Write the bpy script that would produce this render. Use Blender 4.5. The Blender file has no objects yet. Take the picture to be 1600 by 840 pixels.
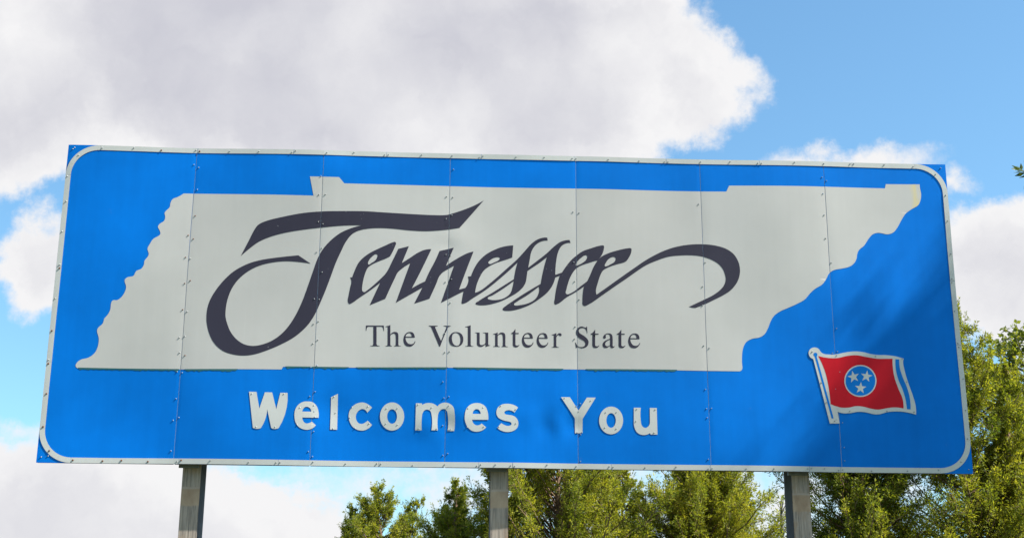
import bpy, bmesh, math, random
import numpy as np
from mathutils import Vector, Matrix
from mathutils.geometry import tessellate_polygon

scn = bpy.context.scene
COL = scn.collection
rad = math.radians

# ------------------------------------------------------------------ camera
CAM = np.array([-0.606, -12.629, 1.60])
YAW, PITCH, ROLL, FPX = 0.0475, 0.292596, 0.00513, 2174.16   # solved from the sign's four corners
SIGN_Z = 1.60 + 1.918            # height of the panel's lower edge
SW, SH = 8.5344, 3.048           # 28 x 10 ft
fw = np.array([math.sin(YAW)*math.cos(PITCH), math.cos(YAW)*math.cos(PITCH), math.sin(PITCH)])
rt0 = np.array([math.cos(YAW), -math.sin(YAW), 0.0]); up0 = np.cross(rt0, fw)
rt = rt0*math.cos(ROLL) + up0*math.sin(ROLL)
up = -rt0*math.sin(ROLL) + up0*math.cos(ROLL)
cam = bpy.data.cameras.new('camera'); camo = bpy.data.objects.new('camera', cam); COL.objects.link(camo)
cam.sensor_width = 36.0; cam.lens = FPX/1600*36.0; cam.clip_start = 0.1; cam.clip_end = 20000
camo.matrix_world = Matrix(((rt[0], up[0], -fw[0], CAM[0]), (rt[1], up[1], -fw[1], CAM[1]),
                            (rt[2], up[2], -fw[2], CAM[2]), (0, 0, 0, 1)))
scn.camera = camo

def ray(px, py):
    d = fw + rt*((px-800)/FPX) - up*((py-420)/FPX)
    return d/np.linalg.norm(d)
def on_sign(px, py):             # pixel -> (x, z) on the sign's plane y = 0
    d = ray(px, py); t = -CAM[1]/d[1]; p = CAM + d*t
    return (p[0], p[2])
def at_y(px, py, y):             # pixel -> point at depth y
    d = ray(px, py); t = (y-CAM[1])/d[1]; return CAM + d*t

# ------------------------------------------------------------------ sun and sky
EXPOSURE, SKY_STRENGTH = 1.1, 0.090
SUN = Vector((0.620, -0.21, 0.72)).normalized()          # towards the sun
sun = bpy.data.lights.new('sun', 'SUN'); sun.energy = 5.0; sun.angle = rad(0.53); sun.color = (1.0, 0.95, 0.86)
suno = bpy.data.objects.new('sun', sun); COL.objects.link(suno)
suno.rotation_euler = SUN.to_track_quat('Z', 'Y').to_euler(); suno.location = (20, -12, 25)
scn.view_settings.view_transform = 'Standard'; scn.view_settings.look = 'None'
scn.view_settings.exposure = EXPOSURE; scn.view_settings.gamma = 1.0; scn.view_settings.use_curve_mapping = False
scn.render.engine = 'CYCLES'

def build_world():
    w = bpy.data.worlds.new('World'); scn.world = w; w.use_nodes = True
    nt = w.node_tree; nt.nodes.clear(); L = nt.links
    def N(t, **k):
        n = nt.nodes.new(t)
        for a, b in k.items(): setattr(n, a, b)
        return n
    def M(op, a, b=None, c=None, clamp=False):
        n = N('ShaderNodeMath', operation=op); n.use_clamp = clamp
        for i, v in enumerate((a, b, c)):
            if v is None: continue
            if isinstance(v, (int, float)): n.inputs[i].default_value = v
            else: L.new(v, n.inputs[i])
        return n.outputs[0]
    def V(op, a, b=None):
        n = N('ShaderNodeVectorMath', operation=op)
        for i, v in enumerate((a, b)):
            if v is None: continue
            if isinstance(v, (tuple, list)): n.inputs[i].default_value = v
            else: L.new(v, n.inputs[i])
        return n
    def noise(vec, scale, detail, rough=0.55, col=False, off=(0, 0, 0)):
        n = N('ShaderNodeTexNoise'); n.inputs['Scale'].default_value = scale
        n.inputs['Detail'].default_value = detail; n.inputs['Roughness'].default_value = rough
        L.new(V('ADD', vec, off).outputs[0], n.inputs['Vector'])
        return n.outputs['Color'] if col else n.outputs['Fac']
    def smooth(v, a, b):
        n = N('ShaderNodeMapRange', interpolation_type='SMOOTHSTEP')
        L.new(v, n.inputs[0]); n.inputs[1].default_value = a; n.inputs[2].default_value = b
        return n.outputs[0]
    def mix(f, a, b):
        n = N('ShaderNodeMix', data_type='RGBA')
        if isinstance(f, float): n.inputs[0].default_value = f
        else: L.new(f, n.inputs[0])
        for i, v in ((6, a), (7, b)):
            if isinstance(v, tuple): n.inputs[i].default_value = v
            else: L.new(v, n.inputs[i])
        return n.outputs[2]
    out = N('ShaderNodeOutputWorld'); bg = N('ShaderNodeBackground')
    sky = N('ShaderNodeTexSky', sky_type='NISHITA'); sky.sun_disc = False
    sky.sun_elevation = math.asin(SUN.z); sky.sun_rotation = math.atan2(SUN.x, SUN.y)
    sky.altitude = 200; sky.air_density = 1.0; sky.dust_density = 1.2; sky.ozone_density = 1.4
    tc = N('ShaderNodeTexCoord'); D0 = V('NORMALIZE', tc.outputs['Generated']).outputs[0]
    # a billowing warp of the view direction gives the clouds their ragged edges
    wc = noise(D0, 8.0, 11.0, 0.64, col=True)
    wv = V('SUBTRACT', wc, (0.5, 0.5, 0.5)).outputs[0]
    sc = N('ShaderNodeVectorMath', operation='SCALE'); L.new(wv, sc.inputs[0]); sc.inputs['Scale'].default_value = 0.105
    D = V('ADD', D0, sc.outputs[0]).outputs[0]
    # cumulus banks: (px, py, half-width px, half-height px, weight) as directions in the sky
    banks = [(430, 60, 560, 240, 1.0), (845, 110, 285, 185, 1.0), (20, 150, 330, 125, 1.0), (1062, 145, 140, 92, 1.0),
             (1310, 268, 125, 36, 1.0), (85, 395, 66, 76, 1.0), (1625, 432, 185, 120, 1.0), (1500, 296, 50, 22, 1.0),
             (90, 835, 330, 135, 1.0), (345, 862, 245, 125, 1.0), (10, 690, 60, 30, .8),
             (1100, 800, 330, 85, .62), (720, 745, 140, 45, .55), (540, 790, 240, 70, .22)]
    field = None
    for px, py, rx, ry, wgt in banks:
        c = ray(px, py); sx, sy = FPX/rx, FPX/ry
        d = V('SUBTRACT', D, tuple(c)).outputs[0]
        n = V('MULTIPLY', d, (sx, (sx*0.5+sy*0.5)*.35, sy)).outputs[0]
        ln = V('LENGTH', n).outputs['Value']
        f = M('MULTIPLY', M('SUBTRACT', 1.0, ln), min(rx, ry)/90.0)
        f = M('MULTIPLY', f, wgt) if wgt < 1 else f
        if wgt < 1: f = M('MINIMUM', f, wgt*.16)
        field = f if field is None else M('MAXIMUM', field, f)
    # the same kind of scattered cumulus over the rest of the dome
    az = V('DIVIDE', D0, None)
    sep = N('ShaderNodeSeparateXYZ'); L.new(D, sep.inputs[0])
    zz = M('MAXIMUM', M('ADD', sep.outputs[2], 0.18), 0.05)
    comb = N('ShaderNodeCombineXYZ')
    L.new(M('DIVIDE', sep.outputs[0], zz), comb.inputs[0]); L.new(M('DIVIDE', sep.outputs[1], zz), comb.inputs[1])
    gen = smooth(noise(comb.outputs[0], 1.1, 6.0, 0.5, off=(3.1, 7.7, 0)), 0.50, 0.58)
    cv = ray(800, 420)
    away = smooth(V('DOT_PRODUCT', D0, tuple(cv)).outputs['Value'], 0.86, 0.78)
    ero = M('SUBTRACT', noise(D0, 34.0, 8.0, 0.62, off=(9.3, 1.1, 2.2)), 0.5)
    edge = M('ADD', field, M('MULTIPLY', ero, 0.68))
    mask = M('MAXIMUM', smooth(edge, -0.10, 0.26), M('MULTIPLY', gen, away))
    # billows and grey-lavender undersides inside the banks
    shade = noise(D0, 5.0, 2.5, 0.45, off=(1.7, 0.3, 4.1))
    shade2 = noise(D, 15.0, 6.0, 0.55, off=(5.7, 2.3, 0.1))
    thick = smooth(field, 0.10, 1.35)
    dark = M('MULTIPLY', thick, smooth(M('ADD', M('MULTIPLY', shade, 0.82), M('MULTIPLY', shade2, 0.18)), 0.24, 0.55))
    low = N('ShaderNodeMapRange'); L.new(sep.outputs[2], low.inputs[0]); low.inputs[1].default_value = .12; low.inputs[2].default_value = .40; low.inputs[3].default_value = .55; low.inputs[4].default_value = 1.0
    dark = M('MULTIPLY', dark, low.outputs[0])
    # billow relief: the sides of each billow that face the sun are brighter
    so = tuple(np.array(SUN)*.030)
    rel = M('SUBTRACT', noise(D, 9.0, 5.0, 0.5), noise(D, 9.0, 5.0, 0.5, off=so))
    rel = M('ADD', rel, M('MULTIPLY', M('SUBTRACT', noise(D, 26.0, 4.0, 0.5), noise(D, 26.0, 4.0, 0.5, off=tuple(np.array(SUN)*.012))), 0.5))
    dark = M('ADD', dark, M('MULTIPLY', M('MULTIPLY', rel, 1.1), M('MULTIPLY', smooth(field, 0.0, 0.4), M('ADD', M('MULTIPLY', smooth(field, 0.6, 1.8), -0.5), 1.0))), clamp=True)
    white = (0.92, 0.915, 0.925, 1); grey = (0.61, 0.612, 0.68, 1)
    ccol = mix(dark, white, grey)
    skyc = V('MULTIPLY', sky.outputs[0], (0.82, 1.15, 1.20))
    k = 1.0/SKY_STRENGTH/2**EXPOSURE
    cs = N('ShaderNodeVectorMath', operation='SCALE'); L.new(ccol, cs.inputs[0]); cs.inputs['Scale'].default_value = k
    L.new(mix(mask, skyc.outputs[0], cs.outputs[0]), bg.inputs['Color'])
    bg.inputs['Strength'].default_value = SKY_STRENGTH
    L.new(bg.outputs[0], out.inputs['Surface'])
build_world()

# ------------------------------------------------------------------ helpers
def material(name, color, rough=0.6, metal=0.0, spec=0.4):
    m = bpy.data.materials.new(name); m.use_nodes = True
    b = m.node_tree.nodes['Principled BSDF']
    b.inputs['Base Color'].default_value = (*color, 1); b.inputs['Roughness'].default_value = rough
    b.inputs['Metallic'].default_value = metal; b.inputs['Specular IOR Level'].default_value = spec
    return m
class NT:
    """small helper round a material's node tree"""
    def __init__(s, m): s.m = m; s.nt = m.node_tree; s.L = s.nt.links; s.b = s.nt.nodes['Principled BSDF']
    def N(s, t, **k):
        n = s.nt.nodes.new(t)
        for a, b in k.items(): setattr(n, a, b)
        return n
    def coords(s, scale=(1, 1, 1), loc=(0, 0, 0), geo=True):
        t = s.N('ShaderNodeNewGeometry') if geo else s.N('ShaderNodeTexCoord'); mp = s.N('ShaderNodeMapping')
        mp.inputs['Scale'].default_value = scale; mp.inputs['Location'].default_value = loc
        s.L.new(t.outputs['Position' if geo else 'Object'], mp.inputs[0]); return mp.outputs[0]
    def noise(s, vec, scale, detail=4, rough=.55):
        n = s.N('ShaderNodeTexNoise'); n.inputs['Scale'].default_value = scale; n.inputs['Detail'].default_value = detail
        n.inputs['Roughness'].default_value = rough; s.L.new(vec, n.inputs['Vector']); return n.outputs['Fac']
    def ramp(s, f, stops):
        r = s.N('ShaderNodeValToRGB'); s.L.new(f, r.inputs[0]); e = r.color_ramp.elements
        while len(e) < len(stops): e.new(0.5)
        for i, (p, c) in enumerate(stops): e[i].position = p; e[i].color = (*c, 1) if len(c) == 3 else c
        return r.outputs[0]
    def mix(s, f, a, b, mode='MIX'):
        n = s.N('ShaderNodeMix', data_type='RGBA', blend_type=mode)
        for i, v in ((0, f), (6, a), (7, b)):
            if isinstance(v, (int, float)): n.inputs[i].default_value = v
            elif isinstance(v, tuple): n.inputs[i].default_value = (*v, 1) if len(v) == 3 else v
            else: s.L.new(v, n.inputs[i])
        return n.outputs[2]
    def smooth(s, v, a, b):
        n = s.N('ShaderNodeMapRange', interpolation_type='SMOOTHSTEP'); s.L.new(v, n.inputs[0])
        n.inputs[1].default_value = a; n.inputs[2].default_value = b; return n.outputs[0]
    def math(s, op, a, b):
        n = s.N('ShaderNodeMath', operation=op)
        for i, v in enumerate((a, b)):
            if isinstance(v, (int, float)): n.inputs[i].default_value = v
            else: s.L.new(v, n.inputs[i])
        return n.outputs[0]
    def bump(s, h, strength, dist=.01):
        n = s.N('ShaderNodeBump'); n.inputs['Strength'].default_value = strength; n.inputs['Distance'].default_value = dist
        s.L.new(h, n.inputs['Height']); s.L.new(n.outputs[0], s.b.inputs['Normal'])
    def base(s, c): s.L.new(c, s.b.inputs['Base Color'])

def link(name, me, mat, parent=None, smooth=False):
    o = bpy.data.objects.new(name, me); COL.objects.link(o)
    if mat is not None:
        me.materials.clear(); me.materials.append(mat)
    if smooth: me.polygons.foreach_set('use_smooth', [True]*len(me.polygons))
    if parent is not None: o.parent = parent
    return o
def bm_obj(name, bm, mat, parent=None, smooth=False):
    me = bpy.data.meshes.new(name); bm.normal_update(); bm.to_mesh(me); bm.free()
    return link(name, me, mat, parent, smooth)
def tag(o, label, cat, group=None, kind=None):
    if label: o['label'] = label
    if cat: o['category'] = cat
    if group: o['group'] = group
    if kind: o['kind'] = kind
    return o
def bm_box(bm, x0, x1, y0, y1, z0, z1):
    v = [bm.verts.new(p) for p in ((x0,y0,z0),(x1,y0,z0),(x1,y1,z0),(x0,y1,z0),(x0,y0,z1),(x1,y0,z1),(x1,y1,z1),(x0,y1,z1))]
    for f in ((0,1,5,4),(1,2,6,5),(2,3,7,6),(3,0,4,7),(4,5,6,7),(3,2,1,0)): bm.faces.new([v[i] for i in f])

# ------------------------------------------------------------------ materials
def mat_sheet(name, col, var, rough=.42, spec=.3):
    m = material(name, col, rough, 0, spec); n = NT(m)
    p = n.coords(); big = n.noise(p, 1.3, 4); st = n.noise(n.coords((14, 1, .8)), 1.0, 4); fine = n.noise(p, 60, 3)
    lo = tuple(c*(1-var) for c in col); hi = tuple(min(1, c*(1+var)) for c in col)
    c = n.ramp(n.math('ADD', n.math('MULTIPLY', big, .78), n.math('MULTIPLY', st, .22)), [(.3, lo), (.7, hi)])
    dirt = n.smooth(n.noise(p, 7, 8, .7), .66, .78)
    c = n.mix(n.math('MULTIPLY', dirt, .10), c, (.30, .28, .24))
    # every panel has faded a little differently
    sp = n.N('ShaderNodeSeparateXYZ'); n.L.new(p, sp.inputs[0])
    pid = n.math('FLOOR', n.math('DIVIDE', n.math('ADD', sp.outputs[0], SW/2), SW/7), 0)
    wn = n.N('ShaderNodeTexWhiteNoise', noise_dimensions='1D'); n.L.new(pid, wn.inputs['W'])
    fade = n.N('ShaderNodeMapRange'); n.L.new(wn.outputs[0], fade.inputs[0]); fade.inputs[3].default_value = .94; fade.inputs[4].default_value = 1.06
    c = n.mix(1.0, c, fade.outputs[0], 'MULTIPLY')
    run = n.smooth(n.noise(n.coords((30, 1, .35)), 1.0, 6, .6), .60, .80)
    c = n.mix(n.math('MULTIPLY', run, .22), c, tuple(min(1, q*1.22) for q in col))
    n.base(c)
    n.L.new(n.ramp(fine, [(.3, (rough-.06,)*3), (.7, (rough+.08,)*3)]), n.b.inputs['Roughness'])
    n.bump(n.noise(p, 9, 5), .12, .004)
    return m, n, c
M_BLUE, _, _ = mat_sheet('blue_sheeting', (.0006, .140, .545), .14, .45, .05)
M_WHITE, nw, cw = mat_sheet('pale_sheeting', (.425, .417, .408), .06, .5)
# yellow stain on the map's north-east tip, thin rust-coloured weeping beside the first seam
sx = nw.N('ShaderNodeSeparateXYZ'); nw.L.new(nw.coords(), sx.inputs[0])
def band(n, v, a, b, c, d):
    return n.math('MULTIPLY', n.smooth(v, a, b), n.smooth(v, d, c))
xs = on_sign(1424, 300)[0]; zs = on_sign(1430, 305)[1]
stn = nw.noise(nw.coords((22, 1, 3)), 1.0, 3)
stain = nw.math('MULTIPLY', nw.math('MULTIPLY', band(nw, sx.outputs[0], xs-.03, xs+.02, xs+.06, xs+.12), band(nw, sx.outputs[2], zs-.35, zs-.15, zs+.1, zs+.3)), nw.smooth(stn, .35, .7))
c2 = nw.mix(nw.math('MULTIPLY', stain, .75), cw, (.62, .50, .16))
nw.base(c2)
M_STRIP, _, _ = mat_sheet('pale_strip', (.44, .45, .44), .08, .45)
M_LETTER, _, _ = mat_sheet('pale_letter_metal', (.465, .475, .47), .06, .5)
M_DARK, nd, cd = mat_sheet('dark_ink', (.030, .028, .046), .14, .5, .15)
wear = nd.smooth(nd.noise(nd.coords((60, 60, 25)), 1.0, 3, .6), .72, .76)
nd.base(nd.mix(nd.math('MULTIPLY', wear, .6), cd, (.30, .31, .33)))
M_RED, _, _ = mat_sheet('red_sheeting', (.46, .007, .016), .08, .4, .1)
M_FBLUE, _, _ = mat_sheet('flag_blue_sheeting', (.002, .15, .52), .05, .4, .08)
M_SCREW = material('screw_zinc', (.30, .31, .32), .4, .6)
M_SCREWB = material('screw_painted', (.25, .33, .45), .35, .4)
M_RUST = material('screw_rust', (.13, .045, .02), .8)
M_SEAM = material('seam_metal', (.46, .53, .58), .5, .1)
M_PEEL = material('peeling_edge_teal', (.006, .085, .10), .7)
m = material('plywood', (.23, .14, .075), .8); n = NT(m); M_PLY = m
n.base(n.ramp(n.noise(n.coords((3, 3, 40)), 1.5, 4), [(.3, (.14, .085, .05)), (.7, (.30, .20, .11))]))

def mat_post():
    m = material('weathered_steel', (.22, .21, .2), .7, .0, .25); n = NT(m)
    sp = n.N('ShaderNodeSeparateXYZ'); n.L.new(n.coords(), sp.inputs[0])
    wob = n.noise(n.coords((3, 3, .5)), 1, 2)
    zz = n.math('ADD', sp.outputs[2], n.math('MULTIPLY', wob, .05))
    fr = n.math('FRACT', n.math('DIVIDE', zz, .46), 0)
    patch = n.math('MULTIPLY', n.smooth(fr, .30, .34), n.smooth(fr, .98, .93))
    line = n.math('MULTIPLY', n.smooth(fr, .27, .29), n.smooth(fr, .33, .31))
    streak = n.noise(n.coords((70, 70, 3.5)), 1, 5, .65)
    blot = n.noise(n.coords((9, 9, 5)), 1, 5)
    tan = n.ramp(blot, [(.25, (.26, .175, .115)), (.75, (.47, .36, .265))])
    gry = n.ramp(streak, [(.3, (.12, .10, .092)), (.52, (.32, .27, .23)), (.75, (.45, .37, .31))])
    c = n.mix(n.math('MULTIPLY', patch, n.smooth(blot, .25, .5)), tan, gry)
    c = n.mix(n.math('MULTIPLY', line, .5), c, (.38, .34, .32))
    n.base(c); n.bump(streak, .25, .004)
    return m
M_POST = mat_post()
m = material('galvanised_side', (.16, .18, .22), .55, .45); n = NT(m); M_GALV = m
n.base(n.ramp(n.noise(n.coords((6, 6, 2)), 2, 5), [(.3, (.15, .165, .20)), (.7, (.25, .265, .30))]))

# ------------------------------------------------------------------ sign surface: gentle buckling of the sheet metal
rng = np.random.default_rng(7)
SEAMS = [-SW/2 + SW/7*i for i in range(8)]
WAVES = [(rng.uniform(1.2, 4.0)*rng.choice([-1, 1]), rng.uniform(-3.2, 3.2), rng.uniform(0, 6.28), rng.uniform(.0016, .0042)) for _ in range(9)]
DENT = []
for px, py, r, a in [(520, 640, .16, -.006), (716, 652, .15, .007), (700, 660, .10, -.006), (668, 665, .10, .005), (735, 690, .30, -.006), (830, 655, .12, .005), (852, 664, .10, -.006),
                     (872, 663, .09, .006), (892, 665, .09, -.007), (880, 625, .22, .006), (780, 690, .35, .006), (560, 690, .4, -.006),
                     (712, 372, .16, .004), (700, 385, .08, -.003), (1010, 690, .45, .006), (600, 260, .35, .005), (760, 262, .3, -.005), (520, 262, .18, .006),
                     (940, 262, .3, .005), (330, 640, .5, .006), (180, 660, .5, -.006), (1170, 640, .5, .007)]:
    X, Z = on_sign(px, py); DENT.append((X, Z, r, a*(1.5 if py > 600 and r < .3 else 1)))
def disp(x, z):
    """metres the sheet stands out towards the road"""
    x = np.asarray(x, float); z = np.asarray(z, float); d = np.zeros_like(x)
    for kx, kz, ph, a in WAVES: d = d + a*np.sin(kx*x + kz*z + ph)
    for X, Z, r, a in DENT: d = d + 1.35*a*np.exp(-((x-X)**2 + (z-Z)**2)/(r*r))
    u = (x + SW/2)/(SW/7); pid = np.floor(np.clip(u, 0, 6.999)); fu = u - pid
    d = d + .003*np.sin(pid*2.3+1)*np.sin(np.pi*fu)*np.sin(1.1*(z-SIGN_Z)+pid)      # each panel bows on its own
    e = np.minimum(fu, 1-fu)*(SW/7)
    d = d - .0022*np.exp(-(e/.022)**2)*(.55+.45*np.sin(3.1*z+pid*1.7))               # edges pulled in at the seams
    return d
GRID = .06
def drape(bm, off, grid=GRID, rigid=None, gaps=True):
    """cut a flat (x, 0, z) mesh on a grid, split it at the seams and lay it on the buckled sheet"""
    def cut(co, no): bmesh.ops.bisect_plane(bm, geom=bm.verts[:]+bm.edges[:]+bm.faces[:], plane_co=co, plane_no=no, dist=1e-6)
    xs = [v.co.x for v in bm.verts]; zs = [v.co.z for v in bm.verts]; x0, x1, z0, z1 = min(xs), max(xs), min(zs), max(zs)
    if grid:
        for i in range(int(math.floor(x0/grid)), int(math.ceil(x1/grid))+1):
            if x0 < i*grid < x1: cut((i*grid+.0007, 0, 0), (1, 0, 0))
        for i in range(int(math.floor(z0/grid)), int(math.ceil(z1/grid))+1):
            if z0 < i*grid < z1: cut((0, 0, i*grid+.0007), (0, 0, 1))
    if gaps:
        for s in SEAMS[1:-1]:
            if x0 < s+.003 and s-.003 < x1:
                cut((s-GAP, 0, 0), (1, 0, 0)); cut((s+GAP, 0, 0), (1, 0, 0))
                dead = [f for f in bm.faces if abs(f.calc_center_median().x - s) < GAP]
                bmesh.ops.delete(bm, geom=dead, context='FACES')
    V = np.array([v.co[:] for v in bm.verts]); d = disp(V[:, 0], V[:, 2]) if rigid is None else rigid(V[:, 0], V[:, 2])
    for v, q in zip(bm.verts, d): v.co.y = v.co.y - off - q
GAP = .0023

def spline(pts, corner, seg=5):
    """closed outline through pts; smooth except at the corner points"""
    P = [np.array(p, float) for p in pts]; n = len(P); out = []
    def tang(i):
        if corner[i]: return None
        a = P[i]-P[i-1]; b = P[(i+1) % n]-P[i]
        t = a/(np.linalg.norm(a)+1e-9) + b/(np.linalg.norm(b)+1e-9); return t/(np.linalg.norm(t)+1e-9)
    T = [tang(i) for i in range(n)]
    for i in range(n):
        a, b = P[i], P[(i+1) % n]; L = np.linalg.norm(b-a); ta, tb = T[i], T[(i+1) % n]
        if ta is None and tb is None: out.append(a); continue
        ch = (b-a)/(L+1e-9)
        if ta is None: ta = ch if tb is None else 2*ch*np.dot(ch, tb)-tb
        if tb is None: tb = 2*ch*np.dot(ch, ta)-ta
        for k in range(seg):
            s = k/seg; h = (2*s**3-3*s*s+1, s**3-2*s*s+s, -2*s**3+3*s*s, s**3-s*s)
            out.append(h[0]*a + h[1]*ta*L + h[2]*b + h[3]*tb*L)
    return out
def parse(s, ox, oy, sc, seg=5):
    """'u,v u,v* ...' read in a zoomed window (origin ox, oy, scale sc); * marks a corner -> outline on the sign"""
    pts, cor = [], []
    for tok in s.split():
        if tok[0] == '@':                     # change of window: @ox,oy,sc
            ox, oy, sc = (float(q) for q in tok[1:].split(',')); continue
        c = tok.endswith('*'); u, v = (float(q) for q in tok.rstrip('*').split(','))
        pts.append((ox+u/sc, oy+v/sc)); cor.append(c)
    return [on_sign(*p) for p in spline(pts, cor, seg)]
def ellipse(cx, cy, rx, ry, ox, oy, sc, n=36):
    return [on_sign(ox+(cx+rx*math.cos(2*math.pi*k/n))/sc, oy+(cy+ry*math.sin(2*math.pi*k/n))/sc) for k in range(n)]
def flat(bm, loops):
    """fill outer loop with holes as a flat mesh in the plane y = 0, facing the road (-y)"""
    poly = [[Vector((p[0], p[1], 0)) for p in l] for l in loops]
    tris = tessellate_polygon(poly); vs = [bm.verts.new((p.x, 0, p.y)) for l in poly for p in l]
    for t in tris:
        try: f = bm.faces.new([vs[i] for i in t])
        except ValueError: continue
    bmesh.ops.recalc_face_normals(bm, faces=bm.faces[:])
    bm.normal_update()
    for f in bm.faces:
        if f.normal.y > 0: f.normal_flip()
def thicken(bm, t):
    """give a flat sheet real thickness: copy of the face t behind, joined along its outline"""
    r = bmesh.ops.extrude_face_region(bm, geom=bm.faces[:])
    back = [g for g in r['geom'] if isinstance(g, bmesh.types.BMVert)]
    for v in back: v.co.y += t
    bmesh.ops.recalc_face_normals(bm, faces=bm.faces[:]); bm.normal_update()
    bmesh.ops.split_edges(bm, edges=[e for e in bm.edges if len(e.link_faces) == 2 and e.calc_face_angle(0) > .8])
def cutout(name, loops, mat, parent, off, thick=0, grid=GRID, gaps=True, smooth=True, rigid=None):
    bm = bmesh.new(); flat(bm, loops); drape(bm, off, grid, rigid, gaps)
    bmesh.ops.dissolve_degenerate(bm, dist=1e-6, edges=bm.edges[:])
    if thick:
        thicken(bm, thick)
    o = bm_obj(name, bm, mat, parent, smooth)
    if thick and smooth:
        me = o.data
        sharp = [abs(p.normal.y) < .5 for p in me.polygons]
        me.polygons.foreach_set('use_smooth', [not s for s in sharp])
    return o

# ------------------------------------------------------------------ ground
def ground_h(x, y):
    r = np.hypot(x, y); return .25*np.sin(x*.045+.6)*np.sin(y*.05+.3)*np.clip((r-12)/25, 0, 1) + np.clip((r-60)/400, 0, 1)**1.3*9*np.sin(x*.004+1.3)*np.cos(y*.005)
def build_ground():
    ring = np.concatenate([np.linspace(0, 60, 61), np.geomspace(62, 6000, 60)]); na = 96
    V = [(0, 0, 0)]; F = []
    for r in ring[1:]:
        for k in range(na):
            a = 2*math.pi*k/na; x, y = r*math.cos(a), r*math.sin(a); V.append((x, y, float(ground_h(x, y))))
    for k in range(na): F.append((0, 1+k, 1+(k+1) % na))
    for i in range(len(ring)-2):
        for k in range(na):
            a, b = 1+i*na+k, 1+i*na+(k+1) % na; F.append((a, a+na, b+na, b))
    me = bpy.data.meshes.new('ground'); me.from_pydata(V, [], F)
    m = material('meadow_grass', (.06, .08, .025), .95); n = NT(m); p = n.coords()
    c = n.ramp(n.noise(p, .35, 6), [(.3, (.045, .065, .018)), (.55, (.075, .09, .03)), (.75, (.13, .115, .05))])
    c = n.mix(n.math('MULTIPLY', n.smooth(n.noise(p, 14, 5), .5, .75), .5), c, (.14, .12, .06))
    n.base(c); n.bump(n.noise(p, 22, 6, .7), .8, .05)
    o = link('ground', me, m, None, True); o['kind'] = 'structure'
build_ground()

# ------------------------------------------------------------------ the sign
sign = bpy.data.objects.new('welcome_sign', None); COL.objects.link(sign)
tag(sign, 'wide blue welcome sign with pale state map and dark script lettering on three steel posts', 'sign')

def build_panels():
    PW = SW/7
    for i in range(7):
        x0, x1 = SEAMS[i]+(GAP if i else 0), SEAMS[i+1]-(GAP if i < 6 else 0)
        bm = bmesh.new(); nx, nz = 32, 72
        xs = np.unique(np.concatenate([np.linspace(x0, x1, nx), [x0+.008, x0+.018, x0+.03, x1-.03, x1-.018, x1-.008]])); zs = np.linspace(SIGN_Z, SIGN_Z+SH, nz)
        g = [[bm.verts.new((x, -float(disp(x, z)), z)) for z in zs] for x in xs]
        for a in range(len(xs)-1):
            for b in range(nz-1): bm.faces.new((g[a][b], g[a+1][b], g[a+1][b+1], g[a][b+1]))
        thicken(bm, .003)
        o = bm_obj('panel', bm, M_BLUE, sign, True)
        o.data.polygons.foreach_set('use_smooth', [abs(p.normal.y) > .5 for p in o.data.polygons])
        bm = bmesh.new(); bm_box(bm, x0+.004, x1-.004, .030, .046, SIGN_Z+.003, SIGN_Z+SH-.004)
        bm_obj('plywood_backing', bm, M_PLY, o)
        if i:
            bm = bmesh.new(); s = SEAMS[i]; zq = np.linspace(SIGN_Z+.02, SIGN_Z+SH-.02, 60)
            for za, zb_ in zip(zq[:-1], zq[1:]):
                bm.faces.new([bm.verts.new((x, .0040-float(disp(s-.004, z)), z)) for x, z in ((s-.02, za), (s+.02, za), (s+.02, zb_), (s-.02, zb_))])
            bmesh.ops.remove_doubles(bm, verts=bm.verts[:], dist=1e-5)
            thicken(bm, .002)
            bm_obj('seam_strip', bm, M_SEAM, sign)
build_panels()

Z1 = '@40,210,4'
STATE = ("@40,210,4 988,368* 950,390 918,404 906,425 900,455 880,475 869,490 873,515 866,540 838,560 828,578 838,600 843,622 833,634 800,653 775,690 763,715 "
 "771,748 765,765 745,790 741,815 @40,400,4 725,80 693,95 675,125 638,134 621,150 630,195 610,245 575,275 547,277 537,290 530,335 515,365 493,390 483,420 "
 "452,450 447,467 457,510 452,560 430,605 390,633 345,645 320,665 312,685 325,698* "
 "@0,0,1 286,576.5* 440,577* 442.5,572.8* 700,574.5* 1060,578.2* @1100,400,4 215,718* 234,712 240,690* 240,600 248,565 265,535 300,515 350,505 380,485 400,450 "
 "420,400 440,370 480,342 520,325 580,298 630,270 660,235 690,207 740,175 765,140 780,110 810,88 860,78 910,65 940,42 955,10 "
 "@1100,230,4 957,670 970,640 1000,615 1030,570 1055,543 1085,533 1110,535 1150,542 1185,530 1210,500 1240,445 1265,410 1300,385 1340,360 1355,325 1357,290 1350,255 1348,232* "
 "1137,230* 1132,256* 735,249* 157,240* @840,220,4 1180,317* 0,296* @440,220,4 392,268* 360,230* 178,226* 200,345* 0,340*")
def strip_split(name, loops, mat, off, smooth=True):
    """a sheet that runs over several panels: one piece for each panel it crosses"""
    bm = bmesh.new(); flat(bm, loops); drape(bm, off)
    for i in range(7):
        b2 = bm.copy(); c = (SEAMS[i]+SEAMS[i+1])/2
        bmesh.ops.delete(b2, geom=[f for f in b2.faces if abs(f.calc_center_median().x-c) > SW/14], context='FACES')
        if len(b2.faces): bm_obj(name, b2, mat, sign, smooth)
        else: b2.free()
    bm.free()
strip_split('map_sheet', [parse(STATE, 0, 0, 1, 4)], M_WHITE, .0016)

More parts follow.
